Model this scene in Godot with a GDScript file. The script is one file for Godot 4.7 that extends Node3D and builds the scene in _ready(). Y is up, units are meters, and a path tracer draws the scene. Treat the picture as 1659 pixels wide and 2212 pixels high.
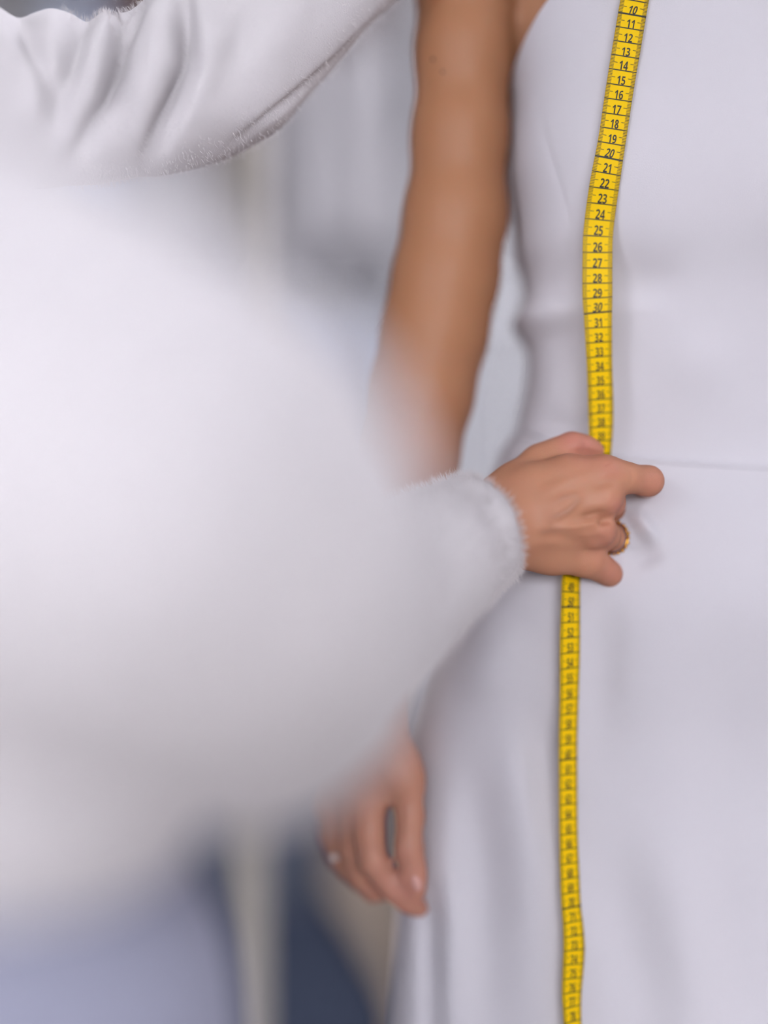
extends Node3D
# A seamstress in a white mohair sweater fits a tape measure on a bride in a white crepe dress.
# Units are metres, y is up. at() turns a pixel of the 1659 x 2212 frame and a depth into a point.

const D := 0.95        # camera to the plane in focus (z = 0)
const S := 3200.0      # pixels per metre in that plane
const HZ := -0.006     # how far the working hand is set back
const CY := 1.06       # height of the camera

var rng := RandomNumberGenerator.new()
var M := {}

func at(px: float, py: float, z: float) -> Vector3:
	var k := (D - z) / (S * D)
	return Vector3((px - 829.5) * k, CY - (py - 1106.0) * k, z)

func proj(v: Vector3) -> Vector2:
	var k := S * D / (D - v.z)
	return Vector2(829.5 + v.x * k, 1106.0 - (v.y - CY) * k)

# ---------------------------------------------------------------- naming
func numbered(called: String) -> String:
	if not has_node(NodePath(called)):
		return called
	var i := 1
	while has_node(NodePath("%s_%03d" % [called, i])):
		i += 1
	return "%s_%03d" % [called, i]

func tag(o: Node3D, label: String, category := "", group := "", kind := "") -> Node3D:
	if label: o.set_meta("label", label)
	if category: o.set_meta("category", category)
	if group: o.set_meta("group", group)
	if kind: o.set_meta("kind", kind)
	return o

func thing(called: String, label: String, category: String, where := Vector3.ZERO, group := "") -> Node3D:
	var o := Node3D.new()
	o.name = numbered(called)
	add_child(o)
	o.position = where
	tag(o, label, category, group)
	return o

func obj(called: String, mesh: Mesh, mat: Material, parent: Node3D = null) -> MeshInstance3D:
	var o := MeshInstance3D.new()
	o.mesh = mesh
	o.material_override = mat
	o.cast_shadow = GeometryInstance3D.SHADOW_CASTING_SETTING_ON
	var p: Node3D = parent if parent else self
	var n := called
	if p == self:
		n = numbered(called)
	else:
		var i := 1
		while p.has_node(NodePath(n)):
			n = "%s_%03d" % [called, i]
			i += 1
	o.name = n
	p.add_child(o, true)
	return o

func struct(called: String, mesh: Mesh, mat: Material, label := "") -> MeshInstance3D:
	var o := obj(called, mesh, mat)
	o.set_meta("kind", "structure")
	if label: o.set_meta("label", label)
	return o

# ---------------------------------------------------------------- meshes
func make_mesh(v: PackedVector3Array, idx: PackedInt32Array, cols := PackedColorArray(), uvs := PackedVector2Array()) -> ArrayMesh:
	var n := PackedVector3Array()
	n.resize(v.size())
	for i in range(0, idx.size(), 3):
		var a := idx[i]
		var b := idx[i + 1]
		var c := idx[i + 2]
		var f := (v[c] - v[a]).cross(v[b] - v[a])
		n[a] += f
		n[b] += f
		n[c] += f
	for i in n.size():
		n[i] = n[i].normalized() if n[i].length_squared() > 1e-24 else Vector3.UP
	var arr := []
	arr.resize(Mesh.ARRAY_MAX)
	arr[Mesh.ARRAY_VERTEX] = v
	arr[Mesh.ARRAY_NORMAL] = n
	arr[Mesh.ARRAY_INDEX] = idx
	if cols.size() == v.size(): arr[Mesh.ARRAY_COLOR] = cols
	if uvs.size() == v.size(): arr[Mesh.ARRAY_TEX_UV] = uvs
	var m := ArrayMesh.new()
	m.add_surface_from_arrays(Mesh.PRIMITIVE_TRIANGLES, arr)
	return m

# rows x cols grid; wrap joins the last column to the first; flip turns the faces round
func grid_index(rows: int, cols: int, wrap: bool, flip := false, base := 0) -> PackedInt32Array:
	var idx := PackedInt32Array()
	var last := cols if wrap else cols - 1
	for r in rows - 1:
		for c in last:
			var c2 := (c + 1) % cols
			var a := base + r * cols + c
			var b := base + r * cols + c2
			var d := base + (r + 1) * cols + c
			var e := base + (r + 1) * cols + c2
			if flip:
				idx.append_array(PackedInt32Array([a, d, b, b, d, e]))
			else:
				idx.append_array(PackedInt32Array([a, b, d, b, e, d]))
	return idx

func box_mesh(size: Vector3, bevel := 0.004) -> ArrayMesh:
	# a box with chamfered edges
	var st := SurfaceTool.new()
	st.begin(Mesh.PRIMITIVE_TRIANGLES)
	var h := size / 2.0
	var b := minf(bevel, minf(h.x, minf(h.y, h.z)) * 0.49)
	var pts := {}
	for sx in [-1, 1]:
		for sy in [-1, 1]:
			for sz in [-1, 1]:
				var s := Vector3(sx, sy, sz)
				for ax in 3:
					var p := Vector3(h.x - b, h.y - b, h.z - b)
					p[ax] = h[ax]
					pts[[sx, sy, sz, ax]] = p * s
	var quad := func(p0: Vector3, p1: Vector3, p2: Vector3, p3: Vector3):
		var nrm := (p2 - p0).cross(p1 - p0)
		var out := (p0 + p1 + p2 + p3)
		var q := [p0, p1, p2, p0, p2, p3] if nrm.dot(out) > 0.0 else [p0, p2, p1, p0, p3, p2]
		for p in q: st.add_vertex(p)
	var tri := func(p0: Vector3, p1: Vector3, p2: Vector3):
		var nrm := (p2 - p0).cross(p1 - p0)
		var q := [p0, p1, p2] if nrm.dot(p0 + p1 + p2) > 0.0 else [p0, p2, p1]
		for p in q: st.add_vertex(p)
	st.set_smooth_group(-1)
	for ax in 3:
		for s in [-1, 1]:
			var u := (ax + 1) % 3
			var w := (ax + 2) % 3
			var ks := []
			for uv in [[-1, -1], [1, -1], [1, 1], [-1, 1]]:
				var k := [0, 0, 0, ax]
				k[ax] = s
				k[u] = uv[0]
				k[w] = uv[1]
				ks.append(pts[k])
			quad.call(ks[0], ks[1], ks[2], ks[3])
	for ax in 3:
		var u := (ax + 1) % 3
		var w := (ax + 2) % 3
		for su in [-1, 1]:
			for sw in [-1, 1]:
				var k0 := [0, 0, 0, u]
				k0[u] = su
				k0[w] = sw
				var q := []
				for e in [[-1, u], [1, u], [1, w], [-1, w]]:
					var k: Array = k0.duplicate()
					k[ax] = e[0]
					k[3] = e[1]
					q.append(pts[k])
				quad.call(q[0], q[1], q[2], q[3])
	for sx in [-1, 1]:
		for sy in [-1, 1]:
			for sz in [-1, 1]:
				tri.call(pts[[sx, sy, sz, 0]], pts[[sx, sy, sz, 1]], pts[[sx, sy, sz, 2]])
	st.generate_normals()
	return st.commit()

func slab(called: String, lo: Vector3, hi: Vector3, mat: Material, label := "") -> MeshInstance3D:
	var o := struct(called, box_mesh(hi - lo, 0.003), mat, label)
	o.position = (lo + hi) / 2.0
	return o

# a tube along points, radii per point
func tube(points: PackedVector3Array, radii: PackedFloat32Array, sides := 12, closed := false) -> ArrayMesh:
	var v := PackedVector3Array()
	var n := points.size()
	var up := Vector3(0.13, 0.2, 0.97).normalized()
	for i in n:
		var a := points[(i - 1 + n) % n] if closed else points[maxi(i - 1, 0)]
		var b := points[(i + 1) % n] if closed else points[mini(i + 1, n - 1)]
		var t := (b - a).normalized()
		var s := t.cross(up).normalized()
		var w := s.cross(t).normalized()
		for k in sides:
			var an := TAU * k / sides
			v.append(points[i] + (s * cos(an) + w * sin(an)) * radii[i])
	var rows := n
	if closed:
		for k in sides: v.append(v[k])
		rows += 1
	var idx := grid_index(rows, sides, true, true)
	if not closed:
		for e in [0, n - 1]:
			var c := v.size()
			v.append(points[e])
			for k in sides:
				var p: int = e * sides + k
				var q: int = e * sides + (k + 1) % sides
				idx.append_array(PackedInt32Array([c, p, q] if e == 0 else [c, q, p]))
	return make_mesh(v, idx)

func even_radii(n: int, r: float) -> PackedFloat32Array:
	var a := PackedFloat32Array()
	a.resize(n)
	a.fill(r)
	return a

# interpolation in a table of [key, value] rows, smooth (Catmull-Rom)
func table(t: Array, x: float) -> float:
	var n := t.size()
	if x <= t[0][0]: return t[0][1]
	if x >= t[n - 1][0]: return t[n - 1][1]
	var i := 0
	while x > t[i + 1][0]: i += 1
	var x0: float = t[i][0]
	var x1: float = t[i + 1][0]
	var y0: float = t[i][1]
	var y1: float = t[i + 1][1]
	var h := x1 - x0
	var m0: float = (y1 - y0) / h
	var m1 := m0
	if i > 0: m0 = (y1 - t[i - 1][1]) / (x1 - t[i - 1][0])
	if i < n - 2: m1 = (t[i + 2][1] - y0) / (t[i + 2][0] - x0)
	var s := (x - x0) / h
	var s2 := s * s
	var s3 := s2 * s
	return (2 * s3 - 3 * s2 + 1) * y0 + (s3 - 2 * s2 + s) * h * m0 + (3 * s2 - 2 * s3) * y1 + (s3 - s2) * h * m1

# strokes: soft ridges (amp > 0) and grooves (amp < 0) on a surface; [amp, width, x, y, x, y, ...]
func stroke_height(list: Array, p: Vector2) -> float:
	var sum := 0.0
	for s in list:
		var w: float = s[1]
		var far := w * 2.3
		var best := 1e9
		var share := 0.0
		var segs: int = (s.size() - 2) / 2 - 1
		for k in segs:
			var ax: float = s[2 + k * 2]
			var ay: float = s[3 + k * 2]
			var bx: float = s[4 + k * 2]
			var by: float = s[5 + k * 2]
			if p.x < minf(ax, bx) - far or p.x > maxf(ax, bx) + far or p.y < minf(ay, by) - far or p.y > maxf(ay, by) + far:
				continue
			var d := Vector2(bx - ax, by - ay)
			var q := p - Vector2(ax, ay)
			var t := clampf(q.dot(d) / maxf(d.length_squared(), 1e-6), 0.0, 1.0)
			var l := (q - d * t).length()
			if l < best:
				best = l
				share = (k + t) / segs
		if best < far:
			var ends := 1.0 if segs == 1 and s[2] == s[4] and s[3] == s[5] else smoothstep(0.0, 0.4, share) * smoothstep(1.0, 0.6, share)
			var q2 := 1.0 - best * best / (far * far)
			sum += s[0] * q2 * q2 * q2 * q2 * ends
	return sum

# ---------------------------------------------------------------- bodies: smooth union of tapered capsules, meshed with surface nets
# bone: [a, b, ra, rb]; core bones melt into each other, every limb melts into the core but not into its neighbours
func smin(a: float, b: float, k: float) -> float:
	var h := maxf(k - absf(a - b), 0.0) / k
	return minf(a, b) - h * h * k * 0.25

func body_mesh(core: Array, limbs: Array, cell: float, k_core: float, k_limb: float, k_join: float, tint: Callable, strokes: Array = [], smooth := 1) -> ArrayMesh:
	var lo := Vector3.INF
	var hi := -Vector3.INF
	var all := core.duplicate()
	for l in limbs: all.append_array(l)
	for b in all:
		for e in 2:
			var p: Vector3 = b[e]
			var r: float = b[2 + e] + 3.0 * cell + 0.002
			lo = lo.min(p - Vector3(r, r, r))
			hi = hi.max(p + Vector3(r, r, r))
	var nx := int(ceil((hi.x - lo.x) / cell)) + 1
	var ny := int(ceil((hi.y - lo.y) / cell)) + 1
	var nz := int(ceil((hi.z - lo.z) / cell)) + 1
	var sx := 1
	var sy := nx
	var sz := nx * ny
	var total := nx * ny * nz
	var f := PackedFloat32Array()
	f.resize(total)
	f.fill(1.0)
	_carve(f, core, lo, cell, nx, ny, nz, k_core)
	var joined := f.duplicate()
	for l in limbs:
		var g := PackedFloat32Array()
		g.resize(total)
		g.fill(1.0)
		var box := _carve(g, l, lo, cell, nx, ny, nz, k_limb)
		for z in range(box[4], box[5] + 1):
			for y in range(box[2], box[3] + 1):
				var i: int = z * sz + y * sy + box[0]
				for x in range(box[0], box[1] + 1):
					var gd := g[i]
					if gd < 0.9:
						var v := smin(f[i], gd, k_join)
						if v < joined[i]: joined[i] = v
					i += 1
	f = joined
	var ids := PackedInt32Array()
	ids.resize(total)
	ids.fill(-1)
	var verts := PackedVector3Array()
	var offs := [0, 1, sy, sy + 1, sz, sz + 1, sz + sy, sz + sy + 1]
	var corner := [Vector3(0, 0, 0), Vector3(1, 0, 0), Vector3(0, 1, 0), Vector3(1, 1, 0), Vector3(0, 0, 1), Vector3(1, 0, 1), Vector3(0, 1, 1), Vector3(1, 1, 1)]
	var edges := [[0, 1], [2, 3], [4, 5], [6, 7], [0, 2], [1, 3], [4, 6], [5, 7], [0, 4], [1, 5], [2, 6], [3, 7]]
	for z in nz - 1:
		for y in ny - 1:
			var i := z * sz + y * sy
			for x in nx - 1:
				var a := f[i]
				if absf(a) < cell * 3.0:
					var mask := 0
					for c in 8:
						if f[i + offs[c]] < 0.0: mask |= 1 << c
					if mask != 0 and mask != 255:
						var sum := Vector3.ZERO
						var n := 0
						for e in edges:
							var e0: int = e[0]
							var e1: int = e[1]
							if ((mask >> e0) & 1) != ((mask >> e1) & 1):
								var f0 := f[i + offs[e0]]
								var f1 := f[i + offs[e1]]
								sum += (corner[e0] as Vector3).lerp(corner[e1], f0 / (f0 - f1))
								n += 1
						ids[i] = verts.size()
						verts.append(lo + (Vector3(x, y, z) + sum / n) * cell)
				i += 1
	var idx := PackedInt32Array()
	for z in range(1, nz - 1):
		for y in range(1, ny - 1):
			var i := z * sz + y * sy + 1
			for x in range(1, nx - 1):
				if ids[i] >= 0:
					var a := f[i] < 0.0
					if a != (f[i + sx] < 0.0):
						_quad(idx, ids[i - sy - sz], ids[i - sz], ids[i], ids[i - sy], a)
					if a != (f[i + sy] < 0.0):
						_quad(idx, ids[i - sz - sx], ids[i - sx], ids[i], ids[i - sz], a)
					if a != (f[i + sz] < 0.0):
						_quad(idx, ids[i - sx - sy], ids[i - sy], ids[i], ids[i - sx], a)
				i += 1
	for turn in smooth:
		var acc := PackedVector3Array()
		acc.resize(verts.size())
		var cnt := PackedInt32Array()
		cnt.resize(verts.size())
		for t in range(0, idx.size(), 3):
			for e in 3:
				var p := idx[t + e]
				acc[p] += verts[idx[t + (e + 1) % 3]]
				cnt[p] += 1
		for p in verts.size():
			if cnt[p] > 0: verts[p] = verts[p].lerp(acc[p] / cnt[p], 0.5)
	if strokes.size():
		var nn := PackedVector3Array()
		nn.resize(verts.size())
		for t in range(0, idx.size(), 3):
			var a := idx[t]
			var b := idx[t + 1]
			var c := idx[t + 2]
			var fn := (verts[c] - verts[a]).cross(verts[b] - verts[a])
			nn[a] += fn
			nn[b] += fn
			nn[c] += fn
		for p in verts.size():
			var nrm := nn[p].normalized()
			if nrm.z > 0.05:
				verts[p] += nrm * stroke_height(strokes, proj(verts[p])) * smoothstep(0.05, 0.45, nrm.z)
	var cols := PackedColorArray()
	cols.resize(verts.size())
	for p in verts.size():
		cols[p] = tint.call(verts[p])
	return make_mesh(verts, idx, cols)

func _quad(idx: PackedInt32Array, a: int, b: int, c: int, d: int, inside: bool) -> void:
	if a < 0 or b < 0 or c < 0 or d < 0: return
	if inside:
		idx.append_array(PackedInt32Array([a, c, b, a, d, c]))
	else:
		idx.append_array(PackedInt32Array([a, b, c, a, c, d]))

func _carve(f: PackedFloat32Array, bones: Array, lo: Vector3, cell: float, nx: int, ny: int, nz: int, k: float) -> Array:
	var box := [nx, 0, ny, 0, nz, 0]
	for b in bones:
		var a: Vector3 = b[0]
		var ba: Vector3 = b[1] - a
		var ra: float = b[2]
		var dr: float = b[3] - ra
		var l2 := maxf(ba.length_squared(), 1e-10)
		var r := maxf(ra, b[3]) + k + 2.5 * cell
		var p0 := ((a.min(b[1]) - Vector3(r, r, r) - lo) / cell).floor()
		var p1 := ((a.max(b[1]) + Vector3(r, r, r) - lo) / cell).ceil()
		var x0 := maxi(int(p0.x), 0)
		var x1 := mini(int(p1.x), nx - 1)
		var y0 := maxi(int(p0.y), 0)
		var y1 := mini(int(p1.y), ny - 1)
		var z0 := maxi(int(p0.z), 0)
		var z1 := mini(int(p1.z), nz - 1)
		box = [mini(box[0], x0), maxi(box[1], x1), mini(box[2], y0), maxi(box[3], y1), mini(box[4], z0), maxi(box[5], z1)]
		for z in range(z0, z1 + 1):
			for y in range(y0, y1 + 1):
				var i := (z * ny + y) * nx + x0
				var q := Vector3(lo.x + x0 * cell - a.x, lo.y + y * cell - a.y, lo.z + z * cell - a.z)
				for x in range(x0, x1 + 1):
					var t := clampf(q.dot(ba) / l2, 0.0, 1.0)
					var d := (q - ba * t).length() - ra - dr * t
					var o := f[i]
					var h := k - absf(o - d)
					f[i] = minf(o, d) - (h * h * 0.25 / k if h > 0.0 else 0.0)
					q.x += cell
					i += 1
	return box

func bones(list: Array, dz := 0.0) -> Array:
	# [px, py, z, radius in mm] joints in a row -> bones
	var out := []
	for i in list.size() - 1:
		var a: Array = list[i]
		var b: Array = list[i + 1]
		out.append([at(a[0], a[1], a[2] + dz), at(b[0], b[1], b[2] + dz), a[3] * 0.001, b[3] * 0.001])
	return out

# ---------------------------------------------------------------- textures and materials
func noise_tex(freq: float, as_normal: bool, strength := 4.0, octaves := 3, stretch := Vector2i(512, 512), kind := FastNoiseLite.TYPE_SIMPLEX_SMOOTH, seed_ := 1) -> NoiseTexture2D:
	var n := FastNoiseLite.new()
	n.seed = seed_
	n.noise_type = kind
	n.frequency = freq
	n.fractal_octaves = octaves
	var t := NoiseTexture2D.new()
	t.width = stretch.x
	t.height = stretch.y
	t.seamless = true
	t.as_normal_map = as_normal
	t.bump_strength = strength
	t.noise = n
	return t

func mat(color: Color, rough := 0.7, metal := 0.0) -> StandardMaterial3D:
	var m := StandardMaterial3D.new()
	m.albedo_color = color
	m.roughness = rough
	m.metallic = metal
	return m

func cloth(color: Color, normal: Texture2D, scale: float, strength: float, sheen := 0.3) -> StandardMaterial3D:
	var m := mat(color, 0.85)
	m.metallic_specular = 0.25
	m.normal_enabled = true
	m.normal_texture = normal
	m.normal_scale = strength
	m.uv1_triplanar = true
	m.uv1_world_triplanar = true
	m.uv1_scale = Vector3(scale, scale, scale)
	if sheen > 0.0:
		m.rim_enabled = true
		m.rim = sheen
		m.rim_tint = 0.6
	return m

func make_materials() -> void:
	var crepe := noise_tex(0.09, true, 3.0, 2, Vector2i(512, 512), FastNoiseLite.TYPE_SIMPLEX_SMOOTH, 3)
	var knit := noise_tex(0.05, true, 5.0, 3, Vector2i(512, 512), FastNoiseLite.TYPE_SIMPLEX_SMOOTH, 5)
	var soft := noise_tex(0.02, true, 3.0, 4, Vector2i(256, 256), FastNoiseLite.TYPE_SIMPLEX_SMOOTH, 8)
	M.crepe = cloth(Color(0.890, 0.880, 0.905), crepe, 16.0, 0.22, 0.15)
	M.knit = cloth(Color(0.935, 0.92, 0.93), knit, 26.0, 0.5, 0.5)
	M.fuzz = mat(Color(0.93, 0.91, 0.915), 0.9)
	M.slate_cloth = cloth(Color(0.48, 0.505, 0.57), soft, 5.0, 0.3, 0.1)
	M.trousers = cloth(Color(0.67, 0.68, 0.76), soft, 5.0, 0.3)
	var skin := mat(Color(1, 1, 1), 0.46)
	skin.vertex_color_use_as_albedo = true
	skin.metallic_specular = 0.42
	skin.subsurf_scatter_enabled = true
	skin.subsurf_scatter_strength = 0.12
	skin.normal_enabled = true
	skin.normal_texture = noise_tex(0.06, true, 4.0, 4, Vector2i(512, 512), FastNoiseLite.TYPE_CELLULAR, 11)
	skin.normal_scale = 0.32
	skin.uv1_triplanar = true
	skin.uv1_world_triplanar = true
	skin.uv1_scale = Vector3(30, 30, 30)
	M.skin = skin
	M.nail = mat(Color(0.86, 0.66, 0.62), 0.25)
	M.mole = mat(Color(0.30, 0.18, 0.13), 0.6)
	M.tape = mat(Color(0.99, 0.82, 0.03), 0.5)
	M.tape.metallic_specular = 0.25
	M.ink = mat(Color(0.055, 0.045, 0.03), 0.5)
	M.gold = mat(Color(0.83, 0.60, 0.25), 0.18, 1.0)
	M.silver = mat(Color(0.88, 0.84, 0.80), 0.2, 1.0)
	M.pearl = mat(Color(0.92, 0.86, 0.83), 0.2)
	M.wall = cloth(Color(0.92, 0.92, 0.93), soft, 0.7, 0.12, 0.0)
	M.ceiling = mat(Color(0.86, 0.86, 0.86), 0.9)
	M.trim = mat(Color(0.80, 0.79, 0.77), 0.5)
	M.floor = mat(Color(0.74, 0.70, 0.66), 0.5)
	M.wood = mat(Color(0.44, 0.26, 0.15), 0.5)
	M.curtain = cloth(Color(0.80, 0.78, 0.745), soft, 4.0, 0.2, 0.1)
	M.white_cloth = cloth(Color(0.87, 0.86, 0.87), soft, 4.0, 0.25, 0.1)
	M.grey_cloth = cloth(Color(0.66, 0.63, 0.60), soft, 4.0, 0.25, 0.1)
	M.blue_cloth = cloth(Color(0.78, 0.82, 0.90), soft, 4.0, 0.25, 0.1)
	M.navy_cloth = cloth(Color(0.26, 0.29, 0.36), soft, 4.0, 0.25, 0.1)
	M.beige_cloth = cloth(Color(0.82, 0.75, 0.67), soft, 4.0, 0.25, 0.1)
	M.chrome = mat(Color(0.75, 0.75, 0.76), 0.25, 1.0)
	M.black = mat(Color(0.02, 0.02, 0.02), 0.6)
	M.glass = mat(Color(0.95, 0.97, 1.0, 0.06), 0.02)
	M.glass.transparency = BaseMaterial3D.TRANSPARENCY_ALPHA
	M.lamp = mat(Color(0.9, 0.9, 0.9), 0.6)
	M.lamp.emission_enabled = true
	M.lamp.emission = Color(1.0, 0.97, 0.98)
	M.lamp.emission_energy_multiplier = 1.6

# ---------------------------------------------------------------- the dress as a height field z(x, y)
const ZS := -0.10      # depth of the side seam
# left silhouette of the dress (pixels, at the side seam's depth)
var SIL := [[-400, 1120], [-100, 1085], [100, 1080], [250, 1096], [330, 1092], [390, 1092], [440, 1099], [500, 1107], [560, 1112], [605, 1127], [640, 1129], [668, 1121], [692, 1108], [712, 1111], [735, 1126], [758, 1138], [800, 1139], [850, 1132], [900, 1122], [935, 1115], [965, 1092], [1000, 1078], [1100, 1035], [1200, 1002], [1300, 970], [1400, 941], [1500, 914], [1600, 892], [1750, 880], [1900, 868], [2050, 858], [2212, 848], [3000, 800], [4150, 700]]
var CX := [[-400, 1500], [1000, 1500], [1500, 1495], [2212, 1480], [4150, 1470]]
# depth of the front over the side seam, metres
var FRONT := [[-400, 0.080], [-100, 0.118], [100, 0.127], [300, 0.129], [420, 0.126], [540, 0.117], [650, 0.103], [760, 0.092], [900, 0.082], [1000, 0.080], [1150, 0.100], [1280, 0.108], [1420, 0.102], [1560, 0.095], [1750, 0.096], [2212, 0.100], [4150, 0.16]]
var EDGE := [[-260, 1330], [-150, 1285], [-60, 1240], [0, 1204], [35, 1174], [65, 1150], [110, 1124], [150, 1110], [200, 1101], [250, 1096], [270, 1090]]
var FOLDS := [
	# amp (m), width (px), points
	[0.008, 150, 1310, 420, 1310, 420],                              # bust
	[0.008, 150, 1740, 400, 1740, 400],
	[-0.003, 42, 1290, 598, 1350, 600, 1440, 612, 1500, 615],
	[-0.002, 60, 1300, 605, 1400, 615, 1560, 600],                   # under the bust
	[-0.0035, 34, 1060, 755, 1150, 738, 1280, 700],                   # crease at the side
	[0.003, 36, 1040, 700, 1140, 682, 1290, 640],
	[-0.002, 36, 1060, 600, 1160, 618, 1280, 640],
	[0.004, 40, 1140, 830, 1200, 850, 1270, 870],
	[-0.0011, 5, 1140, 120, 1165, 250, 1200, 380, 1228, 480, 1245, 560],  # princess seam
	[0.003, 60, 1400, 760, 1500, 790, 1620, 800],
	[0.009, 17, 1352, 1095, 1385, 1128, 1425, 1185],                 # fabric pinched by the hand
	[-0.005, 26, 1360, 1150, 1390, 1195, 1400, 1240],
	[-0.004, 40, 1300, 1240, 1305, 1380, 1300, 1500, 1290, 1680],
	[0.007, 60, 1120, 1330, 1060, 1420, 1000, 1530],
	[-0.006, 40, 1160, 1480, 1175, 1600, 1190, 1720, 1205, 1880],
	[0.006, 50, 1090, 1500, 1110, 1700, 1130, 1900, 1150, 2500],
	[-0.009, 75, 1015, 1600, 1040, 1800, 1050, 2000, 1066, 2560],
	[0.006, 44, 960, 1600, 965, 1800, 975, 2000, 995, 2560],
	[-0.010, 24, 925, 1860, 930, 1990, 932, 2100, 936, 2600],
	[0.003, 110, 1420, 1200, 1430, 1500, 1440, 1900],
	[-0.004, 90, 1570, 1250, 1560, 1600, 1570, 1950],
	[-0.006, 60, 1300, 1700, 1340, 1950, 1390, 2120, 1440, 2500],
	[0.004, 60, 1430, 1750, 1480, 2000, 1530, 2500],
	[-0.004, 60, 1540, 1750, 1590, 2050, 1620, 2500],
]

func side_y(py: float) -> float:
	return CY - (py - 1106.0) * (D - ZS) / (S * D)

func side_py(y: float) -> float:
	return 1106.0 + (CY - y) * S * D / (D - ZS)

func dress_half(py: float) -> Vector2:
	var k := (D - ZS) / (S * D)
	var l := (table(SIL, py) - 829.5) * k
	var c := (table(CX, py) - 829.5) * k
	return Vector2(c, c - l)

func dress_base(x: float, y: float) -> float:
	var py := side_py(y)
	var h := dress_half(py)
	var cs := clampf((x - h.x) / h.y, -1.0, 1.0)
	var sn := sqrt(1.0 - cs * cs)
	return ZS + table(FRONT, py) * pow(sn, 0.6)

func dress_z(x: float, y: float) -> float:
	var py := side_py(y)
	var h := dress_half(py)
	var cs := clampf((x - h.x) / h.y, -1.0, 1.0)
	var sn := sqrt(1.0 - cs * cs)
	var z := ZS + table(FRONT, py) * pow(sn, 0.6)
	return z + stroke_height(FOLDS, proj(Vector3(x, y, z))) * smoothstep(0.0, 0.5, sn)

func dress_at(px: float, py: float) -> Vector3:
	# the point of the dress behind a pixel
	var z := -0.03
	for i in 6:
		var p := at(px, py, z)
		z = dress_z(p.x, p.y)
	return at(px, py, z)

func waist(u: float) -> float:
	return table([[0.0, 936], [0.12, 944], [0.3, 985], [0.4, 1001], [0.5, 1012], [0.7, 1020], [1.0, 1010]], u)

func dress_panel(top: Callable, bottom: Callable, rows: int, cols: int, offset: float, cut: bool) -> ArrayMesh:
	var v := PackedVector3Array()
	for r in rows:
		for c in cols:
			var u := float(c) / (cols - 1)
			u = u if not cut else u
			var py: float = lerpf(top.call(u), bottom.call(u), float(r) / (rows - 1))
			var y := side_y(py)
			var h := dress_half(py)
			var u0 := 0.0
			if cut and py < 300.0:
				var k := (D - ZS) / (S * D)
				var e := (table(EDGE, 1106.0 + (py - 1106.0) * 1.055) - 829.5) / 1.055 * k
				u0 = acos(clampf((h.x - e) / h.y, 0.0, 1.0)) / PI
			var ph := PI * lerpf(u0, 1.0 - u0, u)
			var x := h.x - (h.y + offset) * cos(ph)
			var z := dress_z(clampf(x, h.x - h.y, h.x + h.y), y) + offset * sin(ph)
			v.append(Vector3(x, y, z))
	var idx := grid_index(rows, cols, false, true)
	# the back of the dress, and the turned-in edge that joins the two
	var base := v.size()
	for r in rows:
		for c in cols:
			var p := v[r * cols + c]
			var py := side_py(p.y)
			var h := dress_half(py)
			var cs := clampf((p.x - h.x) / h.y, -1.0, 1.0)
			var open := cut and py < 300.0
			var zb := ZS - (0.07 + 0.03 * smoothstep(300.0, 1500.0, py)) * pow(sqrt(1.0 - cs * cs), 0.8)
			v.append(Vector3(p.x, p.y, zb if not open else minf(p.z - 0.0025, p.z)))
	idx.append_array(grid_index(rows, cols, false, false, base))
	for r in rows - 1:
		for e in [0, cols - 1]:
			var a: int = r * cols + e
			var b: int = a + cols
			if e == 0:
				idx.append_array(PackedInt32Array([a, base + a, b, b, base + a, base + b]))
			else:
				idx.append_array(PackedInt32Array([a, b, base + a, b, base + b, base + a]))
	return make_mesh(v, idx)

# ---------------------------------------------------------------- skin tints (real colour differences of skin, linear values)
func bride_tint(p: Vector3) -> Color:
	var q := proj(p)
	var base := Color(0.44, 0.205, 0.105)
	var pink := Color(0.53, 0.26, 0.18)
	var t := smoothstep(700.0, 1500.0, q.y)
	var c := base.lerp(pink, t)
	var rosy := exp(-((q - Vector2(880, 1920)).length_squared()) / 3600.0)
	return c.lerp(Color(0.56, 0.24, 0.19), 0.5 * rosy)

func maker_tint(p: Vector3) -> Color:
	var q := proj(p)
	var c := Color(0.58, 0.275, 0.165)
	var rosy := 0.0
	for k in [[1412, 1040, 34, 0.55], [1270, 962, 42, 0.8], [1322, 1012, 26, 0.5], [1335, 1095, 24, 0.7], [1318, 1155, 26, 0.45], [1325, 1240, 34, 0.6], [1225, 945, 30, 0.6], [1290, 1180, 30, 0.3]]:
		rosy += k[3] * exp(-(q - Vector2(k[0], k[1])).length_squared() / (k[2] * k[2]))
	c = c.lerp(Color(0.60, 0.245, 0.185), clampf(rosy, 0.0, 1.0))
	# blue-grey veins under the skin
	var vein := stroke_height([[1.0, 5, 1182, 1132, 1202, 1115, 1228, 1102, 1248, 1082, 1262, 1066], [0.7, 5, 1189, 1095, 1215, 1076, 1242, 1071, 1256, 1072], [0.6, 5, 1150, 1150, 1190, 1146, 1240, 1144]], q)
	c = c.lerp(Color(0.40, 0.235, 0.185), clampf(vein, 0.0, 1.0) * 0.5)
	return c

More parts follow.
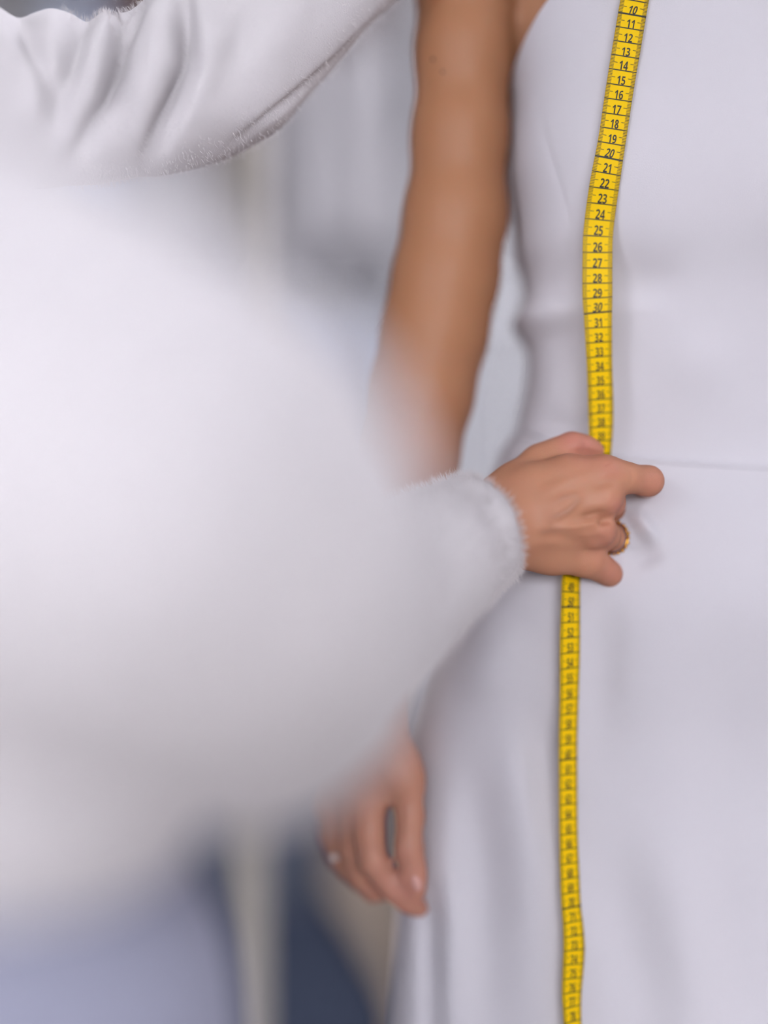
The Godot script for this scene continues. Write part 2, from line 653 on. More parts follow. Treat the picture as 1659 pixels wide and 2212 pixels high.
# ---------------------------------------------------------------- tape measure
var TAPE_UP := [  # py, left x, right x
	[-330, 1400, 1462], [-160, 1370, 1432], [0, 1340, 1402], [100, 1323, 1385], [200, 1307, 1368], [300, 1292, 1353], [400, 1273, 1338], [500, 1260, 1325], [560, 1258, 1323], [640, 1258, 1323], [700, 1262, 1322], [800, 1268, 1323], [900, 1271, 1325], [960, 1273, 1322], [1000, 1276, 1318]]
var TAPE_DOWN := [
	[1000, 1276, 1318], [1100, 1252, 1292], [1200, 1224, 1262], [1250, 1214, 1254], [1300, 1212, 1253], [1400, 1209, 1253], [1500, 1209, 1250], [1600, 1207, 1247], [1700, 1207, 1247], [1800, 1208, 1248], [1900, 1210, 1252], [1960, 1213, 1255], [2000, 1216, 1260], [2050, 1217, 1263], [2100, 1215, 1260], [2150, 1214, 1256], [2212, 1218, 1256], [2330, 1222, 1262], [2500, 1222, 1264]]
# where the centre of each printed number sits
var NUMBERS := [[1, -255], [5, -130], [10, 22], [11, 52], [12, 82], [13, 112], [14, 142], [15, 174], [16, 205], [17, 237], [18, 268], [19, 300], [20, 331], [21, 363], [22, 396], [23, 429], [24, 463], [25, 498], [26, 534], [27, 568], [28, 601], [29, 633], [30, 664], [31, 697], [32, 729], [33, 760], [34, 791], [35, 822], [36, 852], [37, 882], [38, 912], [39, 942], [40, 971], [49, 1268], [50, 1300], [60, 1629], [70, 1949], [78, 2195], [82, 2325], [87, 2490]]
var tape_cols := []   # cached left/right columns by pixel table

func tape_z(py: float) -> float:
	# the tape lies on the bust, spans the hollow of the waist to the hand, passes under the fingers and hangs over the skirt
	return table(TZ, py)

var TZ := []

func tape_frame(py: float) -> Array:
	var t := TAPE_UP if py < 1000.0 else TAPE_DOWN
	var l := table([], 0.0) if t.is_empty() else table(t.map(func(r): return [r[0], r[1]]), py)
	var r := table(t.map(func(q): return [q[0], q[2]]), py)
	var z := tape_z(py)
	# where it looks narrow it is turned about its length
	var w := 20.0e-3
	var seen := (r - l) * (D - z) / (S * D)
	var turn := sqrt(maxf(0.0, w * w - seen * seen)) * 0.5
	turn *= smoothstep(660.0, 760.0, py)
	var sgn := 1.0
	return [at(l, py, z + turn * sgn * 0.5), at(r, py, z - turn * sgn * 0.5)]

var tape_rows := []
func tape_point(py: float, t: float, lift: float) -> Vector3:
	# t runs from 0 at the left edge to 1 at the right edge
	var i := clampi(int((py + 330.0) / 6.0), 0, tape_rows.size() - 2)
	var s := (py + 330.0) / 6.0 - i
	var l: Vector3 = (tape_rows[i][0] as Vector3).lerp(tape_rows[i + 1][0], s)
	var r: Vector3 = (tape_rows[i][1] as Vector3).lerp(tape_rows[i + 1][1], s)
	var down: Vector3 = (tape_rows[i + 1][0] as Vector3) - (tape_rows[i][0] as Vector3)
	# cross marks run square to the tape: slide along it as t moves off the middle
	var across := (r - l)
	var sq := -across.dot(down.normalized()) * (t - 0.5)
	return l.lerp(r, t) + down.normalized() * sq + (r - l).cross(down).normalized() * -lift

func build_tape() -> void:
	TZ = []
	for py in range(-330, 491, 40):
		var p := dress_at(lerpf(1369.0, 1290.0, clampf(py / 500.0, -0.5, 1.0)), py)
		var a := dress_at(table(TAPE_UP.map(func(r): return [r[0], r[1]]), py) + 2, py)
		var b := dress_at(table(TAPE_UP.map(func(r): return [r[0], r[2]]), py) - 2, py)
		TZ.append([py, maxf(p.z, maxf(a.z, b.z)) + 0.0022])
	var z560: float = TZ[TZ.size() - 1][1]
	TZ.append_array([[560, z560 - 0.001], [640, lerpf(z560, -0.003, 0.18)], [760, lerpf(z560, -0.003, 0.52)], [880, lerpf(z560, -0.003, 0.86)], [960, -0.004], [1020, -0.005], [1100, -0.010], [1180, -0.006]])
	for py in range(1240, 2521, 64):
		var p := dress_at(1231, py)
		var a := dress_at(1211, py)
		var b := dress_at(1250, py)
		TZ.append([py, maxf(p.z, maxf(a.z, b.z)) + 0.0075])
	var fine := []
	for q in range(-330, 2521, 10): fine.append(tape_z(q))
	for turn in 4:
		var was := fine.duplicate()
		for q in range(3, fine.size() - 3):
			fine[q] = (was[q - 3] + was[q - 2] + was[q - 1] + was[q] + was[q + 1] + was[q + 2] + was[q + 3]) / 7.0
	TZ = []
	for q in fine.size(): TZ.append([-330 + q * 10, fine[q] + 0.0006])
	var n := 471
	for i in n:
		tape_rows.append(tape_frame(-330.0 + i * 6.0))
	var root := thing("tape_measure", "yellow tape measure with black numbers hanging down the front of the white dress", "tape measure", tape_rows[n - 1][0])
	var off: Vector3 = root.position
	# ribbon with thickness
	var v := PackedVector3Array()
	for i in n:
		var py := -330.0 + i * 6.0
		for k in [[0.0, 0.0], [0.03, 0.0003], [0.97, 0.0003], [1.0, 0.0], [0.97, -0.0003], [0.03, -0.0003]]:
			var l: Vector3 = tape_rows[i][0]
			var r: Vector3 = tape_rows[i][1]
			var down: Vector3 = tape_rows[mini(i + 1, n - 1)][0] - tape_rows[maxi(i - 1, 0)][0]
			v.append(l.lerp(r, k[0]) - (r - l).cross(down).normalized() * k[1] - off)
	var idx := grid_index(n, 6, true, true)
	obj("ribbon", make_mesh(v, idx), M.tape, root)
	# graduation lines
	var st := PackedVector3Array()
	var si := PackedInt32Array()
	var mark := func(py: float, t0: float, t1: float, th: float):
		var b := st.size()
		var segs := 4 if t1 - t0 > 0.5 else 1
		for k in segs + 1:
			var t := lerpf(t0, t1, float(k) / segs)
			st.append(tape_point(py - th / 2, t, 0.00042) - off)
			st.append(tape_point(py + th / 2, t, 0.00042) - off)
		for k in segs:
			var a := b + k * 2
			si.append_array(PackedInt32Array([a, a + 2, a + 1, a + 1, a + 2, a + 3]))
	for i in range(1, 86):
		if i > 41 and i < 47: continue
		var c := table(NUMBERS, i)
		var step := table(NUMBERS, i + 1) - c
		var line := c + 0.34 * step
		mark.call(line, 0.0, 1.0, 2.3 if i % 10 else 3.6)
		for k in range(1, 10):
			var py := line + step * k / 10.0
			var ln := 0.27 if k == 5 else 0.15
			mark.call(py, 0.0, ln, 1.25)
			mark.call(py, 1.0 - ln, 1.0, 1.25)
	obj("graduation_marks", make_mesh(st, si), M.ink, root)
	# numbers
	var font := SystemFont.new()
	font.font_names = PackedStringArray(["Droid Sans"])
	font.font_weight = 700
	for i in range(1, 86):
		if i > 41 and i < 47: continue
		var tm := TextMesh.new()
		tm.text = str(i)
		tm.font = font
		tm.font_size = 64
		tm.pixel_size = 1.0 / 64.0
		tm.depth = 0.0
		tm.curve_step = 4.0
		var arr := tm.get_mesh_arrays()
		var tv: PackedVector3Array = arr[Mesh.ARRAY_VERTEX]
		var ti: PackedInt32Array = arr[Mesh.ARRAY_INDEX]
		var lo := Vector2.INF
		var hi := -Vector2.INF
		for p in tv:
			lo = lo.min(Vector2(p.x, p.y))
			hi = hi.max(Vector2(p.x, p.y))
		var c := table(NUMBERS, i)
		var step := table(NUMBERS, i + 1) - c
		var sy := step * 0.60 / (hi.y - lo.y)
		var nv := PackedVector3Array()
		for p in tv:
			var x := (p.x - (lo.x + hi.x) / 2) / (hi.y - lo.y)
			var y := (p.y - (lo.y + hi.y) / 2)
			if i % 10 == 0: x += y / (hi.y - lo.y) * 0.28
			nv.append(tape_point(c - y * sy, 0.5 + x * 0.215, 0.00045) - off)
		var fi := PackedInt32Array()
		for k in range(0, ti.size(), 3):
			var f := (nv[ti[k + 2]] - nv[ti[k]]).cross(nv[ti[k + 1]] - nv[ti[k]])
			fi.append_array(PackedInt32Array([ti[k], ti[k + 1], ti[k + 2]] if f.z > 0 else [ti[k], ti[k + 2], ti[k + 1]]))
		obj("numeral", make_mesh(nv, fi), M.ink, root)

# ---------------------------------------------------------------- people
func hair_fibres(points: PackedVector3Array, normals: PackedVector3Array, count: int, length: float, width: float, lean: Vector3) -> ArrayMesh:
	var v := PackedVector3Array()
	var idx := PackedInt32Array()
	for i in count:
		var k := rng.randi_range(0, points.size() - 1)
		var jitter := Vector3(rng.randf_range(-1, 1), rng.randf_range(-1, 1), rng.randf_range(-1, 1))
		var n := (normals[k] + jitter * 0.55 + lean).normalized()
		var p := points[k] + jitter * 0.0025 - normals[k] * 0.0008
		var l := length * rng.randf_range(0.4, 1.3)
		var bend := Vector3(rng.randf_range(-1, 1), rng.randf_range(-1, 1), rng.randf_range(-1, 1)) * 0.8
		var q := p + n * l * 0.5
		var e := q + (n + bend).normalized() * l * 0.5
		var s := n.cross(Vector3(0, 0, 1)).normalized() * width
		var b := v.size()
		v.append_array(PackedVector3Array([p - s, p + s, q - s, q + s, e]))
		idx.append_array(PackedInt32Array([b, b + 1, b + 2, b + 1, b + 3, b + 2, b + 2, b + 3, b + 4]))
	return make_mesh(v, idx)

# a sleeve swept along [px, py, z, radius mm]; wave adds cloth folds, strokes add seen folds
func sleeve_shape(path: Array, rows: int, sides: int, wave: float, strokes: Array, squash := 1.0) -> Array:
	var cv := []
	for p in path:
		cv.append([at(p[0], p[1], p[2]), p[3] * 0.001])
	var xs := []
	var ys := []
	var zs := []
	var rs := []
	for i in cv.size():
		xs.append([i, cv[i][0].x])
		ys.append([i, cv[i][0].y])
		zs.append([i, cv[i][0].z])
		rs.append([i, cv[i][1]])
	var noise := FastNoiseLite.new()
	noise.seed = 21
	noise.frequency = 9.0
	noise.fractal_octaves = 3
	var v := PackedVector3Array()
	var nrm := PackedVector3Array()
	for r in rows:
		var s := float(r) / (rows - 1) * (cv.size() - 1)
		var c := Vector3(table(xs, s), table(ys, s), table(zs, s))
		var c2 := Vector3(table(xs, s + 0.02), table(ys, s + 0.02), table(zs, s + 0.02))
		var c1 := Vector3(table(xs, s - 0.02), table(ys, s - 0.02), table(zs, s - 0.02))
		var t := (c2 - c1).normalized()
		var a := t.cross(Vector3(0, 0, 1)).normalized()
		var b := a.cross(t).normalized()
		var rad := table(rs, s)
		for k in sides:
			var an := TAU * k / sides
			var d := a * cos(an) + b * sin(an) * squash
			var p := c + d * rad
			var up := d.normalized()
			p += up * noise.get_noise_3dv(p) * wave * rad
			if strokes.size() and up.z > -0.95:
				p += up * stroke_height(strokes, proj(p)) * smoothstep(-0.95, -0.45, up.z)
			v.append(p)
			nrm.append(up)
	return [v, nrm, grid_index(rows, sides, true, true)]

func build_maker() -> void:
	var feet := Vector3(-0.27, 0.0, 0.27)
	var root := thing("person", "person in a fuzzy white sweater reaching across to pinch the tape at the waist", "person")
	# right hand, wrist and forearm: one surface
	var core := []
	core += bones([[930, 1225, 0.09, 27], [1040, 1160, 0.045, 25], [1090, 1135, 0.036, 22]], HZ)
	core += bones([[1080, 1078, 0.028, 15], [1150, 1060, 0.030, 17], [1230, 1033, 0.034, 14.5], [1308, 1024, 0.036, 11.8]], HZ)   # index metacarpal
	core += bones([[1090, 1120, 0.034, 17], [1200, 1095, 0.038, 15], [1303, 1070, 0.040, 12.2]], HZ)
	core += bones([[1095, 1155, 0.034, 17], [1200, 1140, 0.037, 14.5], [1290, 1142, 0.036, 11.5]], HZ)
	core += bones([[1105, 1186, 0.028, 13], [1190, 1193, 0.027, 13.5], [1268, 1207, 0.022, 11.5]], HZ)
	core += bones([[1080, 1070, 0.020, 14], [1110, 1048, 0.018, 13.5], [1168, 1001, 0.014, 12]], HZ)                                  # thumb root
	core += bones([[1110, 1140, 0.018, 16], [1230, 1120, 0.018, 14]], HZ)
	var index := bones([[1300, 1026, 0.036, 11.6], [1350, 1032, 0.032, 10.0], [1400, 1039, 0.021, 9.9], [1396, 1045, -0.006, 8.6], [1362, 1047, -0.020, 7.6]], HZ)
	var middle := bones([[1300, 1072, 0.038, 11.4], [1314, 1084, 0.024, 10.8], [1318, 1096, 0.006, 9.6], [1312, 1102, -0.006, 9.0], [1290, 1100, -0.018, 7.8]], HZ)
	var ring := bones([[1282, 1143, 0.036, 11.2], [1306, 1155, 0.022, 9.6], [1319, 1161, 0.008, 8.9], [1320, 1164, -0.012, 8.6], [1295, 1150, -0.020, 7.6]], HZ)
	var little := bones([[1268, 1207, 0.022, 11.2], [1300, 1228, 0.014, 9.0], [1316, 1239, 0.008, 8.3], [1312, 1240, -0.012, 7.6], [1285, 1222, -0.018, 7.0]], HZ)
	var thumb := bones([[1168, 1001, 0.014, 12], [1205, 980, 0.012, 10.5], [1236, 967, 0.011, 10.2], [1262, 969, 0.009, 8.6], [1281, 974, 0.007, 7.6]], HZ)
	var marks := [
		[0.00216, 6, 1182, 1134, 1202, 1117, 1228, 1103, 1248, 1083, 1264, 1064],
		[0.00117, 6, 1186, 1098, 1212, 1078, 1240, 1071, 1258, 1073],
		[0.00235, 8, 1175, 1142, 1232, 1138, 1281, 1131, 1306, 1120],
		[-0.00189, 9, 1236, 1124, 1280, 1114, 1318, 1107],
		[-0.00475, 8, 1285, 1130, 1305, 1124, 1330, 1122],
		[0.00135, 13, 1240, 1104, 1290, 1094, 1345, 1092],
		[-0.00149, 10, 1270, 1052, 1310, 1040, 1350, 1033],
		[-0.00176, 12, 1262, 1165, 1295, 1170, 1318, 1180],
		[-0.00189, 12, 1200, 1165, 1250, 1170, 1290, 1182],
		[0.00108, 10, 1150, 1066, 1230, 1040, 1300, 1016],
		[-0.00122, 10, 1130, 1160, 1190, 1160, 1230, 1158],
		[-0.00135, 7, 1222, 976, 1262, 979, 1308, 984],
		[-0.00081, 4, 1262, 953, 1266, 966, 1266, 980],
		[0.00095, 14, 1311, 1010, 1318, 1014],
		[-0.00054, 3, 1300, 1009, 1312, 1003, 1324, 1000],
		[-0.00054, 3, 1305, 1018, 1318, 1012, 1330, 1010],
		[-0.00054, 3.5, 1362, 1008, 1366, 1030, 1362, 1050],
	]
	var hand := body_mesh(core, [index, middle, ring, little, thumb], 0.0019, 0.008, 0.004, 0.007, maker_tint, marks, 1)
	obj("body", hand, M.skin, root)
	# sweater: torso, two sleeves, cuff, mohair fuzz
	var torso := body_mesh(
		[[Vector3(-0.27, 0.98, 0.20), Vector3(-0.24, 1.08, 0.36), 0.11, 0.125], [Vector3(-0.28, 1.10, 0.16), Vector3(-0.24, 1.06, 0.34), 0.125, 0.11],
		[Vector3(-0.36, 1.26, 0.08), Vector3(-0.38, 1.16, 0.40), 0.10, 0.10], [Vector3(-0.25, 1.05, 0.20), Vector3(-0.21, 1.00, 0.31), 0.14, 0.135], [Vector3(-0.19, 1.06, 0.37), Vector3(-0.165, 0.985, 0.355), 0.09, 0.09]],
		[], 0.016, 0.08, 0.02, 0.02, func(_p): return Color.WHITE, [], 2)
	var sw := obj("sweater", torso, M.knit, root)
	sw.set_meta("label", "fuzzy white mohair sweater")
	# the near sleeve, its path is sampled from the cuff back to the shoulder
	var path := [[1064, 1133, 0.027, 31.5], [1046, 1142, 0.029, 36], [1018, 1155, 0.036, 38.5], [975, 1180, 0.047, 41.5], [925, 1212, 0.063, 46], [850, 1268, 0.085, 52.5], [775, 1318, 0.112, 58], [690, 1358, 0.150, 65], [605, 1385, 0.215, 76], [535, 1340, 0.305, 90], [385, 1165, 0.43, 95], [95, 985, 0.48, 95], [-250, 850, 0.43, 97], [-560, 850, 0.34, 94]]
	var near_marks := [[0.004, 40, 985, 1075, 1000, 1150, 1040, 1260], [-0.0045, 40, 930, 1100, 960, 1180, 1020, 1290], [0.004, 45, 890, 1140, 900, 1250, 960, 1380], [-0.004, 45, 820, 1150, 840, 1260, 900, 1420],
		[0.005, 50, 760, 1180, 780, 1320, 860, 1470], [-0.003, 30, 1010, 1230, 960, 1330, 900, 1440], [0.003, 26, 1050, 1060, 1085, 1110, 1095, 1180]]
	var sl := sleeve_shape(path, 150, 72, 0.10, near_marks)
	# the cuff's rim turns in to the wrist
	var v: PackedVector3Array = sl[0]
	var idx: PackedInt32Array = sl[2]
	var b0 := v.size()
	var centre := Vector3.ZERO
	for k in 72: centre += v[k] / 72.0
	for ring_i in 3:
		for k in 72:
			var inward: float = [0.05, 0.14, 0.28][ring_i]
			var back: Vector3 = (v[72 * 6 + k] - v[k]) * [0.06, 0.14, 0.9][ring_i] * 0.3
			v.append(v[k].lerp(centre, inward) + back - (v[72 + k] - v[k]) * [0.25, 0.1, 0.0][ring_i])
	for ring_i in 3:
		for k in 72:
			var k2 := (k + 1) % 72
			var a := (k if ring_i == 0 else b0 + (ring_i - 1) * 72 + k)
			var b := (k2 if ring_i == 0 else b0 + (ring_i - 1) * 72 + k2)
			var c := b0 + ring_i * 72 + k
			var d := b0 + ring_i * 72 + k2
			idx.append_array(PackedInt32Array([a, b, c, b, d, c]))
	obj("sleeve", make_mesh(v, idx), M.knit, sw)
	var fp := PackedVector3Array()
	var fn := PackedVector3Array()
	for i in 72 * 84:
		fp.append(v[i])
		fn.append(sl[1][i])
	var fz := obj("mohair_fuzz", hair_fibres(fp, fn, 22000, 0.0055, 0.000085, Vector3.ZERO), M.fuzz, sw)
	fz.set_meta("kind", "stuff")
	# the far sleeve: folds gather at the elbow, the forearm rises to the shoulder of the bride
	var far := [[-260, 250, 0.06, 74], [-100, 225, 0.045, 66], [60, 222, 0.03, 56], [200, 218, 0.022, 55], [265, 216, 0.018, 51], [335, 200, 0.015, 54.5], [450, 140, 0.008, 61], [560, 45, 0.0, 58], [700, -75, -0.012, 53], [860, -210, -0.025, 48], [1040, -360, -0.04, 42], [1180, -470, -0.05, 36]]
	var far_marks := [
		[-0.01248, 20, 345, -120, 302, 10, 262, 80, 254, 146, 232, 225, 165, 340, 120, 420],
		[-0.00780, 19, 222, -110, 194, 25, 170, 70, 160, 130, 130, 220, 70, 340],
		[-0.00624, 19, 0, -90, 28, 20, 52, 70, 96, 150, 128, 270, 140, 340],
		[-0.01638, 20, 370, -180, 392, -20, 402, 70, 406, 140, 380, 215, 320, 340, 290, 410],
		[0.00546, 32, 120, -80, 112, 15, 110, 100, 80, 220, 60, 300], [0.00468, 32, 285, -80, 248, 20, 212, 110, 190, 190, 120, 330],
		[0.00780, 34, 350, -110, 348, 0, 338, 90, 322, 170, 270, 310, 240, 390], [0.00624, 46, 450, -90, 448, 20, 452, 110, 425, 220, 350, 360],
		[-0.00234, 30, 600, -90, 560, 20, 470, 170, 400, 300], [0.00234, 34, 680, -90, 630, 40, 520, 210],
		[-0.00300, 9, 885, -55, 822, 34, 733, 127, 625, 218, 522, 298, 455, 342],
	]
	var fs := sleeve_shape(far, 170, 120, 0.06, far_marks, 0.8)
	obj("sleeve", make_mesh(fs[0], fs[2]), M.knit, sw)
	fp = PackedVector3Array()
	fn = PackedVector3Array()
	for i in range(120 * 40, 120 * 150):
		fp.append(fs[0][i])
		fn.append(fs[1][i])
	fz = obj("mohair_fuzz", hair_fibres(fp, fn, 20000, 0.0042, 0.00008, Vector3.ZERO), M.fuzz, sw)
	fz.set_meta("kind", "stuff")
	# trousers, standing on the floor
	var legs := body_mesh(
		[[Vector3(-0.25, 0.82, 0.22), Vector3(-0.21, 0.82, 0.32), 0.145, 0.145]],
		[[[Vector3(-0.23, 0.80, 0.20), Vector3(-0.19, 0.48, 0.19), 0.115, 0.085], [Vector3(-0.19, 0.48, 0.19), Vector3(-0.23, 0.07, 0.18), 0.085, 0.065]],
		[[Vector3(-0.20, 0.80, 0.34), Vector3(-0.16, 0.48, 0.36), 0.115, 0.085], [Vector3(-0.16, 0.48, 0.36), Vector3(-0.20, 0.07, 0.36), 0.085, 0.065]]],
		0.016, 0.05, 0.04, 0.05, func(_p): return Color.WHITE, [], 1)
	obj("trousers", legs, M.trousers, root).set_meta("label", "dusky blue trousers")
	# a mole on the back of the hand
	var sp := SphereMesh.new()
	sp.radius = 0.0007
	sp.height = 0.0014
	sp.radial_segments = 10
	sp.rings = 5
	var mo := obj("mole", sp, M.mole, root)
	mo.position = at(1165, 1068, 0.0467 + HZ)
	# gold ring set with little stones, worn on the ring finger
	var ax := (at(1334, 1168, -0.010 + HZ) - at(1310, 1157, 0.018 + HZ)).normalized()
	var rc := at(1322, 1162, 0.003 + HZ)
	var e1 := ax.cross(Vector3(0, 1, 0)).normalized()
	var e2 := ax.cross(e1)
	var rg := thing("ring", "gold ring with a beaded edge on the hand that pinches the tape", "ring", rc)
	var pts := PackedVector3Array()
	for i in 48:
		pts.append((e1 * cos(TAU * i / 48) + e2 * sin(TAU * i / 48)) * 0.0107)
	obj("band", tube(pts, even_radii(48, 0.0009), 10, true), M.gold, rg)
	var bead := SphereMesh.new()
	bead.radius = 0.00115
	bead.height = 0.0023
	bead.radial_segments = 14
	bead.rings = 8
	for i in 22:
		var an := TAU * i / 22
		var o := obj("bead", bead, M.gold, rg)
		o.position = (e1 * cos(an) + e2 * sin(an)) * 0.0114 + ax * 0.0007 * (1 if i % 2 else -1)
	# a fine bracelet half hidden by the cuff
	var bc := at(1052, 1138, 0.036 + HZ)
	var bx := (at(1180, 1085, 0.036 + HZ) - bc).normalized()
	var by := bx.cross(Vector3(0, 0, 1)).normalized()
	var bz := bx.cross(by)
	var br := thing("bracelet", "thin silver bracelet just showing at the top of the fuzzy cuff", "bracelet", bc)
	pts = PackedVector3Array()
	for i in 60:
		pts.append(by * cos(TAU * i / 60) * 0.0305 + bz * sin(TAU * i / 60) * 0.0245)
	obj("chain", tube(pts, even_radii(60, 0.0006), 8, true), M.silver, br)

func build_bride() -> void:
	var root := thing("person", "person in a sleeveless white dress standing at the right with bare arm hanging down", "person")
	var core := []
	core += bones([[1440, -260, -0.10, 55], [1560, -260, -0.10, 55]])                        # shoulders and upper chest
	core += bones([[1110, -190, -0.085, 44], [1440, -230, -0.10, 50]])
	core += bones([[1060, -160, -0.075, 44], [1010, -40, -0.066, 36], [1001, 110, -0.062, 33.5], [994, 290, -0.060, 33.0], [984, 470, -0.060, 35.5], [963, 600, -0.060, 36.5], [938, 720, -0.060, 36.8], [908, 850, -0.058, 36.5], [878, 990, -0.055, 35.5], [845, 1150, -0.050, 31.5], [815, 1350, -0.047, 26], [797, 1520, -0.047, 22]])
	var chest := []
	chest += bones([[1150, -120, -0.09, 40], [1190, 60, -0.082, 36], [1180, 260, -0.088, 30]])
	chest += bones([[1190, -40, -0.085, 40], [1480, 40, -0.08, 50]])
	chest += bones([[1260, 250, -0.09, 50], [1500, 300, -0.085, 55], [1700, 250, -0.09, 50]])
	chest += bones([[1480, 300, -0.10, 55], [1500, 800, -0.11, 45]])
	# hand
	core += bones([[785, 1530, -0.052, 20], [752, 1640, -0.058, 18.5], [722, 1735, -0.064, 14]])
	core += bones([[805, 1540, -0.045, 20], [790, 1650, -0.046, 17.5], [770, 1750, -0.044, 13.5]])
	core += bones([[812, 1570, -0.043, 16], [828, 1645, -0.040, 15], [803, 1730, -0.035, 12.0]])
	core += bones([[824, 1585, -0.042, 13], [862, 1660, -0.033, 14], [880, 1690, -0.029, 12.0]])
	core += bones([[745, 1640, -0.072, 14], [705, 1725, -0.080, 11.5]])
	var thumb := bones([[880, 1690, -0.029, 12], [886, 1765, -0.027, 9.8], [883, 1830, -0.026, 10], [893, 1885, -0.028, 9.6], [901, 1920, -0.030, 8.0]])
	var index := bones([[798, 1740, -0.034, 12.2], [798, 1800, -0.032, 11.0], [806, 1862, -0.031, 10.4], [850, 1920, -0.034, 9.2], [885, 1950, -0.037, 8.4], [908, 1962, -0.040, 7.2]])
	var middle := bones([[768, 1750, -0.046, 12.5], [766, 1830, -0.048, 10.8], [780, 1890, -0.052, 9.8], [806, 1922, -0.060, 8.8], [840, 1925, -0.068, 8.0]])
	var ring := bones([[730, 1740, -0.062, 12.5], [738, 1822, -0.066, 10.4], [752, 1872, -0.070, 9.4], [780, 1905, -0.078, 8.6]])
	var little := bones([[706, 1725, -0.080, 11.5], [716, 1805, -0.084, 9.4], [732, 1852, -0.088, 8.6], [758, 1880, -0.094, 7.8]])
	var mesh := body_mesh(core, [thumb, index, middle, ring, little, chest], 0.0040, 0.013, 0.005, 0.005, bride_tint, [], 2)
	obj("body", mesh, M.skin, root)
	# thumbnail
	var nv := PackedVector3Array()
	for r in 9:
		for c in 9:
			var s := r / 8.0 * 2.0 - 1.0
			var t := c / 8.0 * 2.0 - 1.0
			var k := sqrt(maxf(0.0, 1.0 - 0.82 * s * s))
			var p := at(898 + t * 13.5 * k + s * 5.0, 1903 + s * 21.0, -0.0186 - 0.0030 * t * t - 0.0012 * s * s + 0.0006)
			nv.append(p)
	var nail := obj("nail", make_mesh(nv, grid_index(9, 9, false, true)), M.nail, root)
	nail.set_meta("label", "pale pink thumbnail")
	var sp := SphereMesh.new()
	sp.radius = 0.0014
	sp.height = 0.0028
	sp.radial_segments = 10
	sp.rings = 6
	for q in [[936, 128, -0.0345], [972, 293, -0.0287], [853, 830, -0.0298], [957, 155, -0.0315]]:
		var mo := obj("mole", sp, M.mole, root)
		mo.position = at(q[0], q[1], q[2])
		mo.scale = Vector3(1, 1, 0.5)
	# dress
	var top := func(_u): return -260.0
	var bodice := dress_panel(top, waist, 230, 190, 0.0, true)
	var dr := obj("dress", bodice, M.crepe, root)
	dr.set_meta("label", "sleeveless white crepe dress")
	var hem := func(_u): return 4110.0
	var mid := func(_u): return 2320.0
	obj("skirt", dress_panel(waist, mid, 250, 190, 0.0022, false), M.crepe, dr)
	obj("skirt", dress_panel(mid, hem, 40, 190, 0.0022, false), M.crepe, dr)
	# waist seam: a narrow corded ridge
	var pts := PackedVector3Array()
	for i in 121:
		var u := 0.01 + 0.98 * i / 120.0
		var py := waist(u) + 3.0
		var h := dress_half(py)
		var x := h.x - (h.y + 0.002) * cos(PI * u)
		var y := side_y(py)
		pts.append(Vector3(x, y, dress_z(clampf(x, h.x - h.y, h.x + h.y), y) + 0.0019 * sin(PI * u)))
	obj("waist_seam", tube(pts, even_radii(121, 0.0014), 8), M.crepe, dr)
	# small ring on the hanging hand
	var rg := thing("ring", "small pale ring glinting on the bride's hanging hand", "ring", at(722, 1852, -0.058))
	var rp := PackedVector3Array()
	for i in 32:
		var an := TAU * i / 32
		rp.append(Vector3(cos(an) * 0.0100 + 0.0062, sin(an) * 0.0035 - 0.001, sin(an) * 0.0094 - 0.007))
	obj("band", tube(rp, even_radii(32, 0.0009), 8, true), M.silver, rg)
	var st := SphereMesh.new()
	st.radius = 0.0033
	st.height = 0.0060
	st.radial_segments = 12
	st.rings = 6
	obj("stone", st, M.pearl, rg)

# ---------------------------------------------------------------- room
func garment(called: String, label: String, category: String, cx: float, z: float, top: float, hem: float, half_w: float, half_d: float, mat_: Material, flare: float, group: String, seed_: int, slant := 0.0) -> void:
	# hangs from a rail at height top + 0.09, seen end-on: thin across, deep front to back
	var root := thing(called, label, category, Vector3(cx, hem, z), group)
	var v := PackedVector3Array()
	var rows := 40
	var sides := 56
	rng.seed = seed_
	var ph := rng.randf() * 6.0
	for r in rows:
		var t := float(r) / (rows - 1)
		var sh := smoothstep(0.0, 0.10, t)
		for k in sides:
			var an := TAU * k / sides
			var y := lerpf(top, hem, t) - hem
			var w := half_w * (0.35 + 0.65 * sh) * (1.0 + flare * t)
			var d := half_d * (0.15 + 0.85 * sh) * (1.0 + 0.25 * flare * t)
			var rip := 1.0 + t * (0.10 * sin(an * 7.0 + ph) + 0.07 * sin(an * 11.0 + ph * 2.0 + t * 2.0))
			var x := cos(an) * w * rip
			v.append(Vector3(x, y + slant * t * (x / half_w), sin(an) * d * rip))
	var idx := grid_index(rows, sides, true, true)
	for e in [0, rows - 1]:
		var c := v.size()
		var s := Vector3.ZERO
		for k in sides: s += v[e * sides + k] / sides
		v.append(s)
		for k in sides:
			var p: int = e * sides + k
			var q: int = e * sides + (k + 1) % sides
			idx.append_array(PackedInt32Array([c, p, q] if e == 0 else [c, q, p]))
	obj("fabric", make_mesh(v, idx), mat_, root)
	var hook := PackedVector3Array()
	for i in 14:
		var an := PI * 1.25 * i / 13.0
		hook.append(Vector3(0, top - hem + 0.075 + sin(an) * 0.022, 0.022 - cos(an) * 0.022 - 0.022))
	hook.insert(0, Vector3(0, top - hem - 0.01, 0))
	obj("hanger_hook", tube(hook, even_radii(hook.size(), 0.002), 6), M.chrome, root)

